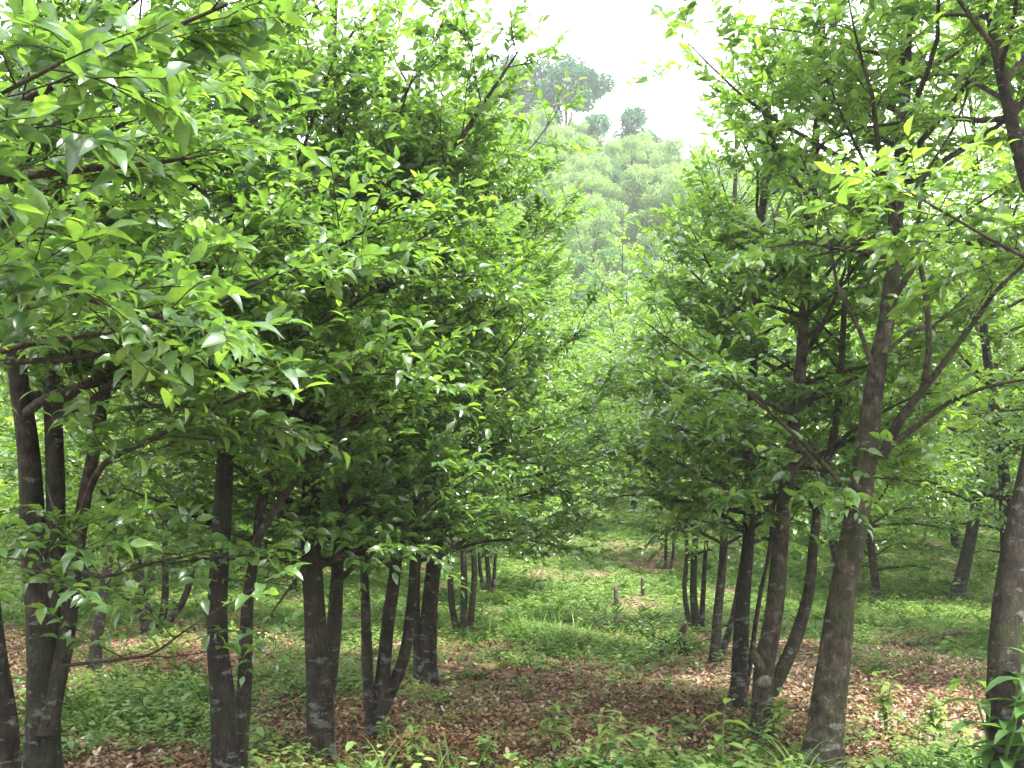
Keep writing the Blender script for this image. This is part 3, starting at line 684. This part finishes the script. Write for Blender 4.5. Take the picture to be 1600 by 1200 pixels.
x, y = scatter(2600, 4.4, 24, .9); g = greenness(x, y); k_ = rg.random(len(x)) < np.clip(g * .9, .06, 1); x, y = x[k_], y[k_]; m = len(x)
mb = MB(); z = height(x, y); hh = rg.uniform(.08, .26, m); lean = rg.normal(0, .35, (m, 2)); tt = rg.normal(.6, .2, m); bs = rg.uniform(.05, .10, m)
prisms(mb, np.stack([x, y, z], -1), np.stack([x + lean[:, 0] * hh * .4, y + lean[:, 1] * hh * .4, z + hh * .5], -1), np.stack([x + lean[:, 0] * hh, y + lean[:, 1] * hh, z + hh], -1), np.full(m, .0022))
for a in range(9):
    an = a * 2.4 + x * 37; f = .3 + .7 * (a / 8)
    pos = np.stack([x + lean[:, 0] * hh * f, y + lean[:, 1] * hh * f, z + hh * f], -1)
    leaves(mb, pos, np.stack([np.cos(an), np.sin(an), rg.uniform(-.2, .6, m)], -1), np.array([0, 0, 1.]) + rg.normal(0, .3, (m, 3)), bs * rg.uniform(.6, 1.2, m), np.clip(tt + rg.normal(0, .08, m), 0, 1), 1, wid=.42, droop=.35)
tag(mb.build('seedling_cover', M_HERB), 'scattered taller seedlings standing above the low herbs', 'seedlings', kind='stuff')

# grass in tufts
x, y = scatter(9500, 4.4, 34, .85)
g = greenness(x, y) + .25 * np.sin(x * 2.2 - y * 1.3) * np.sin(y * 1.7)
k_ = rg.random(len(x)) < np.clip((g - .45) * 1.6, .01, 1); x, y = x[k_], y[k_]; m = len(x)
mb = MB(); z = height(x, y); tt = rg.normal(.5, .18, m); th = rg.uniform(.6, 1.3, m)
for a in range(9):
    an = rg.uniform(0, 6.28, m); ou = rg.uniform(.1, .8, m); L_ = rg.uniform(.06, .19, m) * th
    pos = np.stack([x + rg.normal(0, .03, m), y + rg.normal(0, .03, m), z - .01], -1)
    d = np.stack([np.cos(an) * ou, np.sin(an) * ou, np.ones(m)], -1)
    up = np.stack([-np.cos(an), -np.sin(an), ou + .1], -1)
    leaves(mb, pos, d, up, L_, np.clip(tt + rg.normal(0, .12, m), 0, 1), 0, wid=.038, droop=.4)
tag(mb.build('grass', M_GRASS), 'thin green grass growing in tufts along the lane', 'grass', kind='stuff')

# dead twigs
mb = MB(); x, y = scatter(1800, 4.5, 18); m = len(x); an = rg.uniform(0, 6.28, m); ln = rg.uniform(.1, .5, m)
p0 = np.stack([x, y, height(x, y) + .02], -1); p2 = p0 + np.stack([np.cos(an) * ln, np.sin(an) * ln, rg.uniform(-.0, .06, m)], -1)
p2[:, 2] = height(p2[:, 0], p2[:, 1]) + .025
prisms(mb, p0, (p0 + p2) / 2 + np.array([0, 0, .012]) + rg.normal(0, .012, (m, 3)), p2, rg.uniform(.002, .006, m))
tag(mb.build('fallen_twigs', M_DEAD), 'thin dead twigs scattered over the leaf litter', 'twigs', kind='stuff')

# ------------------------------------------------------------------ single plants
def plant(px_, py_, H, nst, nl, ls, wid, label, cat='plant', name='seedling', tint=.6, seed=0, lean=.25, mat=None, whorl=False):
    b = ground(px_, py_); rng = np.random.default_rng(seed); root = empty(name, b); tag(root, label, cat)
    for s in range(nst):
        a = rng.uniform(0, 6.28); ln = rng.uniform(.3, 1) * lean if nst > 1 else lean * .4
        h = H * rng.uniform(.65, 1.0) if s else H
        P = spline(np.array([[0, 0, -.03], [math.cos(a) * ln * .3 * h, math.sin(a) * ln * .3 * h, h * .5], [math.cos(a) * ln * h, math.sin(a) * ln * h, h]]), 8)
        wd = MB(); tube(wd, P, np.linspace(.006 * H / .4 + .001, .002, 8), 6); wd.build('stem', M_HERB, root)
        lf = MB(); t = np.linspace(.3, 1, nl) ** .8
        pos = np.array([P[min(7, int(round(q * 7)))] for q in t]) + rng.normal(0, .003, (nl, 3)); az = np.arange(nl) * 2.4 + rng.uniform(0, 6.28)
        el = rng.uniform(.0, .6, nl) + .5 * (t > .93)
        d = np.stack([np.cos(az), np.sin(az), el], -1)
        leaves(lf, pos, d, np.array([0, 0, 1.]) + rng.normal(0, .15, (nl, 3)), ls * rng.uniform(.65, 1.1, nl) * (1 - .3 * (t > .95)), np.clip(rng.normal(tint, .1, nl), 0, 1), 2, wid=wid, droop=.45, fold=.35)
        lf.build('leaf', mat or M_HERB, root)
    return root
plant(955, 1178, .26, 2, 8, .17, .34, 'light green seedling with long leaves growing alone in brown litter at the bottom centre', seed=1, tint=.85)
plant(868, 1180, .30, 3, 9, .15, .30, 'clump of long leaved green seedlings left of the lone light green seedling', seed=2, tint=.7)
plant(1128, 1215, .42, 1, 5, .16, .62, 'slender weed with broad heart shaped leaves at the bottom edge, left of the forked trunk', cat='weed', name='broad_leaved_weed', seed=3, tint=.9)
plant(1212, 1165, .36, 4, 12, .085, .5, 'bushy bright green weed at the foot of the forked trunk', cat='weed', name='bushy_weed', seed=4, tint=.9)
plant(1385, 1150, .42, 4, 12, .10, .55, 'bushy pale green weed between the leaning tree and the right edge', cat='weed', name='bushy_weed', seed=5, tint=.85)
plant(1460, 1165, .34, 4, 12, .10, .5, 'low spreading weed left of the broad leaved shrub', cat='weed', name='bushy_weed', seed=15, tint=.75)
plant(463, 1205, .16, 3, 8, .085, .4, 'small yellow green plant left of the trunk with the pale band', seed=6, tint=1.0)
plant(650, 1205, .34, 5, 9, .10, .35, 'leafy weed clump at the bottom edge in front of the three stemmed tree', cat='weed', name='bushy_weed', seed=7, tint=.75)
plant(760, 1210, .26, 4, 8, .09, .45, 'low green weed at the bottom edge, left of the seedling clump', cat='weed', name='bushy_weed', seed=8, tint=.7)
plant(600, 1165, .18, 4, 9, .07, .5, 'tuft of bright weeds at the foot of the three stemmed tree', cat='weed', name='bushy_weed', seed=9, tint=.8)
plant(1565, 1275, .85, 5, 15, .24, .34, 'broad leaved dark green shrub in front of the mossy trunk at the right edge', cat='shrub', name='broad_leaved_shrub', seed=10, tint=.35, lean=.5, mat=M_LEAF)

# tall grass tufts standing out in the lane and foreground
def tuft(px_, py_, H, n, spread, label, seed):
    b = ground(px_, py_); rng = np.random.default_rng(seed); mb = MB(); an = rng.uniform(0, 6.28, n); ou = rng.uniform(.05, 1.1, n); spread *= 1.3; H *= .85
    pos = b + np.stack([rng.normal(0, spread, n), rng.normal(0, spread, n), np.full(n, -.02)], -1)
    d = np.stack([np.cos(an) * ou, np.sin(an) * ou, np.ones(n)], -1); up = np.stack([-np.cos(an), -np.sin(an), ou + .1], -1)
    leaves(mb, pos, d, up, H * rng.uniform(.3, 1.1, n), np.clip(rng.normal(.55, .27, n), 0, 1), 2, wid=.035, droop=.45, fold=.1)
    tag(mb.build('grass_tuft', M_GRASS, None, b), label, 'grass tuft')
tuft(585, 1222, .40, 50, .05, 'tuft of long grass blades at the bottom edge below the three stemmed tree', 1)
tuft(700, 1215, .35, 60, .07, 'tuft of long grass blades at the bottom edge, left of the seedling clump', 2)
tuft(840, 995, .5, 160, .25, 'wide clump of fine arching grass in the middle of the lane', 3)
tuft(900, 1005, .4, 110, .2, 'arching grass clump in the lane, right of the widest clump', 4)
tuft(1470, 990, .4, 60, .1, 'upright grass tuft on bare litter right of the leaning tree', 5)
tuft(1240, 1215, .45, 30, .03, 'sparse tall grass blades in front of the leaning tree', 6)
tuft(1530, 1240, .5, 30, .04, 'long pale grass blades at the bottom right beside the shrub', 7)

# ------------------------------------------------------------------ dead wood
def post(px_, py_, H, r, label, seed, name='stump', cat='stump', lean=(0, 0)):
    b = ground(px_, py_); rng = np.random.default_rng(seed); mb = MB(); n = 9; t = np.linspace(0, 1, n)
    P = b + np.stack([lean[0] * t * H, lean[1] * t * H, -.05 + t * (H + .05)], -1)
    tube(mb, P, r * (1 + .5 * np.exp(-t * 6)) * (1 - .15 * t), 9, rng, .10)
    tag(mb.build(name, M_DEAD, None, b), label, cat)
post(963, 950, .34, .045, 'short dark stump sticking up from the grass in the middle of the lane', 1)
post(1062, 1015, .30, .05, 'low broken reddish stump beside the mound of dark stems', 2, lean=(.2, 0))
post(1004, 930, .30, .03, 'thin pale stump in the grass near the right row', 3)
def log(a, b, r, label, seed):
    p, q = ground(*a), ground(*b); n = 10; t = np.linspace(0, 1, n)[:, None]; P = p * (1 - t) + q * t; P[:, 2] = height(P[:, 0], P[:, 1]) + r * .9 + .03 * np.sin(t[:, 0] * 3.1)
    mb = MB(); tube(mb, P, np.linspace(r, r * .6, n), 8, np.random.default_rng(seed), .06)
    tag(mb.build('fallen_branch', M_DEAD, None, p), label, 'branch')
log((888, 812), (938, 845), .09, 'dark fallen pole lying in the grass at the far end of the lane', 1)
log((1420, 1013), (1520, 995), .035, 'fallen reddish stick on the litter right of the leaning tree', 2)
log((1060, 1150), (1105, 1168), .02, 'dark rotting stick in brown leaves left of the forked trunk', 3)
log((1000, 1190), (1110, 1158), .010, 'long thin twig lying across the brown leaves near the bottom centre', 4)
log((395, 1120), (480, 1098), .012, 'thin pale stick lying between the second and third left trunks', 5)

def rock(px_, py_, s, label, seed):
    b = ground(px_, py_); rng = np.random.default_rng(seed); mb = MB(); nu, nv = 16, 9
    u = np.linspace(0, 2 * math.pi, nu, endpoint=False); v = np.linspace(0.02, math.pi - .02, nv); U, V_ = np.meshgrid(u, v)
    r = 1 + .12 * np.sin(3 * U + 2 * V_) + .1 * np.sin(5 * V_ + U) + rng.normal(0, .03, U.shape)
    P = b + np.stack([s * r * np.sin(V_) * np.cos(U), .7 * s * r * np.sin(V_) * np.sin(U), .45 * s * r * np.cos(V_)], -1).reshape(-1, 3)
    i = np.arange(nv - 1)[:, None] * nu; j = np.arange(nu)[None]; jn = (j + 1) % nu
    mb.add(P, None, np.stack([i + j, i + nu + j, i + nu + jn, i + jn], -1).reshape(-1, 4)); 
    tag(mb.build('rock', M_DEAD, None, b), label, 'rock')
rock(815, 1095, .075, 'small dark rock half sunk in the litter at the near end of the lane', 1)

# brush mound by the right row
b = ground(1052, 1020); mb = MB(); n = 60; an = rg.uniform(0, 6.28, n); ln = rg.uniform(.1, .4, n)
p0 = b + np.stack([rg.normal(0, .12, n), rg.normal(0, .12, n), np.zeros(n)], -1); p2 = p0 + np.stack([np.cos(an) * ln, np.sin(an) * ln, rg.uniform(.0, .22, n)], -1)
prisms(mb, p0, (p0 + p2) / 2 + np.array([0, 0, .04]), p2, np.full(n, .007))
o = empty('brush_pile', b); tag(o, 'dark tangle of cut sticks and weeds beside the low broken stump', 'brush pile')
mb.build('sticks', M_BARK, o, b)
mb = MB(); n = 420; pos = b + rg.normal(0, 1, (n, 3)) * [.22, .18, .05] + [0, 0, .09]
leaves(mb, pos, rg.normal(0, 1, (n, 3)) * [1, 1, .5], np.array([0, 0, 1.]) + rg.normal(0, .3, (n, 3)), rg.uniform(.04, .08, n), rg.uniform(.1, .6, n), 0, wid=.5)
mb.build('foliage', M_HERB, o, b)

# ------------------------------------------------------------------ haze
def haze(dens):
    x0, x1, y0, y1, z0, z1 = -135, 135, -45, 145, -1.5, 64
    V = [(x, y, z) for z in (z0, z1) for y in (y0, y1) for x in (x0, x1)]
    mb = MB(); mb.add(np.array(V, float), None, [(0, 2, 3, 1), (4, 5, 7, 6), (0, 1, 5, 4), (2, 6, 7, 3), (0, 4, 6, 2), (1, 3, 7, 5)])
    m, n = newmat('haze_air'); p = n.nodes.new('ShaderNodeVolumePrincipled'); p.inputs['Color'].default_value = (.94, .98, .95, 1); p.inputs['Density'].default_value = dens
    p.inputs['Anisotropy'].default_value = .3
    o = n.nodes.new('ShaderNodeOutputMaterial'); n.links.new(p.outputs[0], o.inputs['Volume'])
    tag(mb.build('haze', m, smooth=False), 'pale humid haze filling the air over the lane and hillside', 'haze', kind='stuff')
haze(.0011)
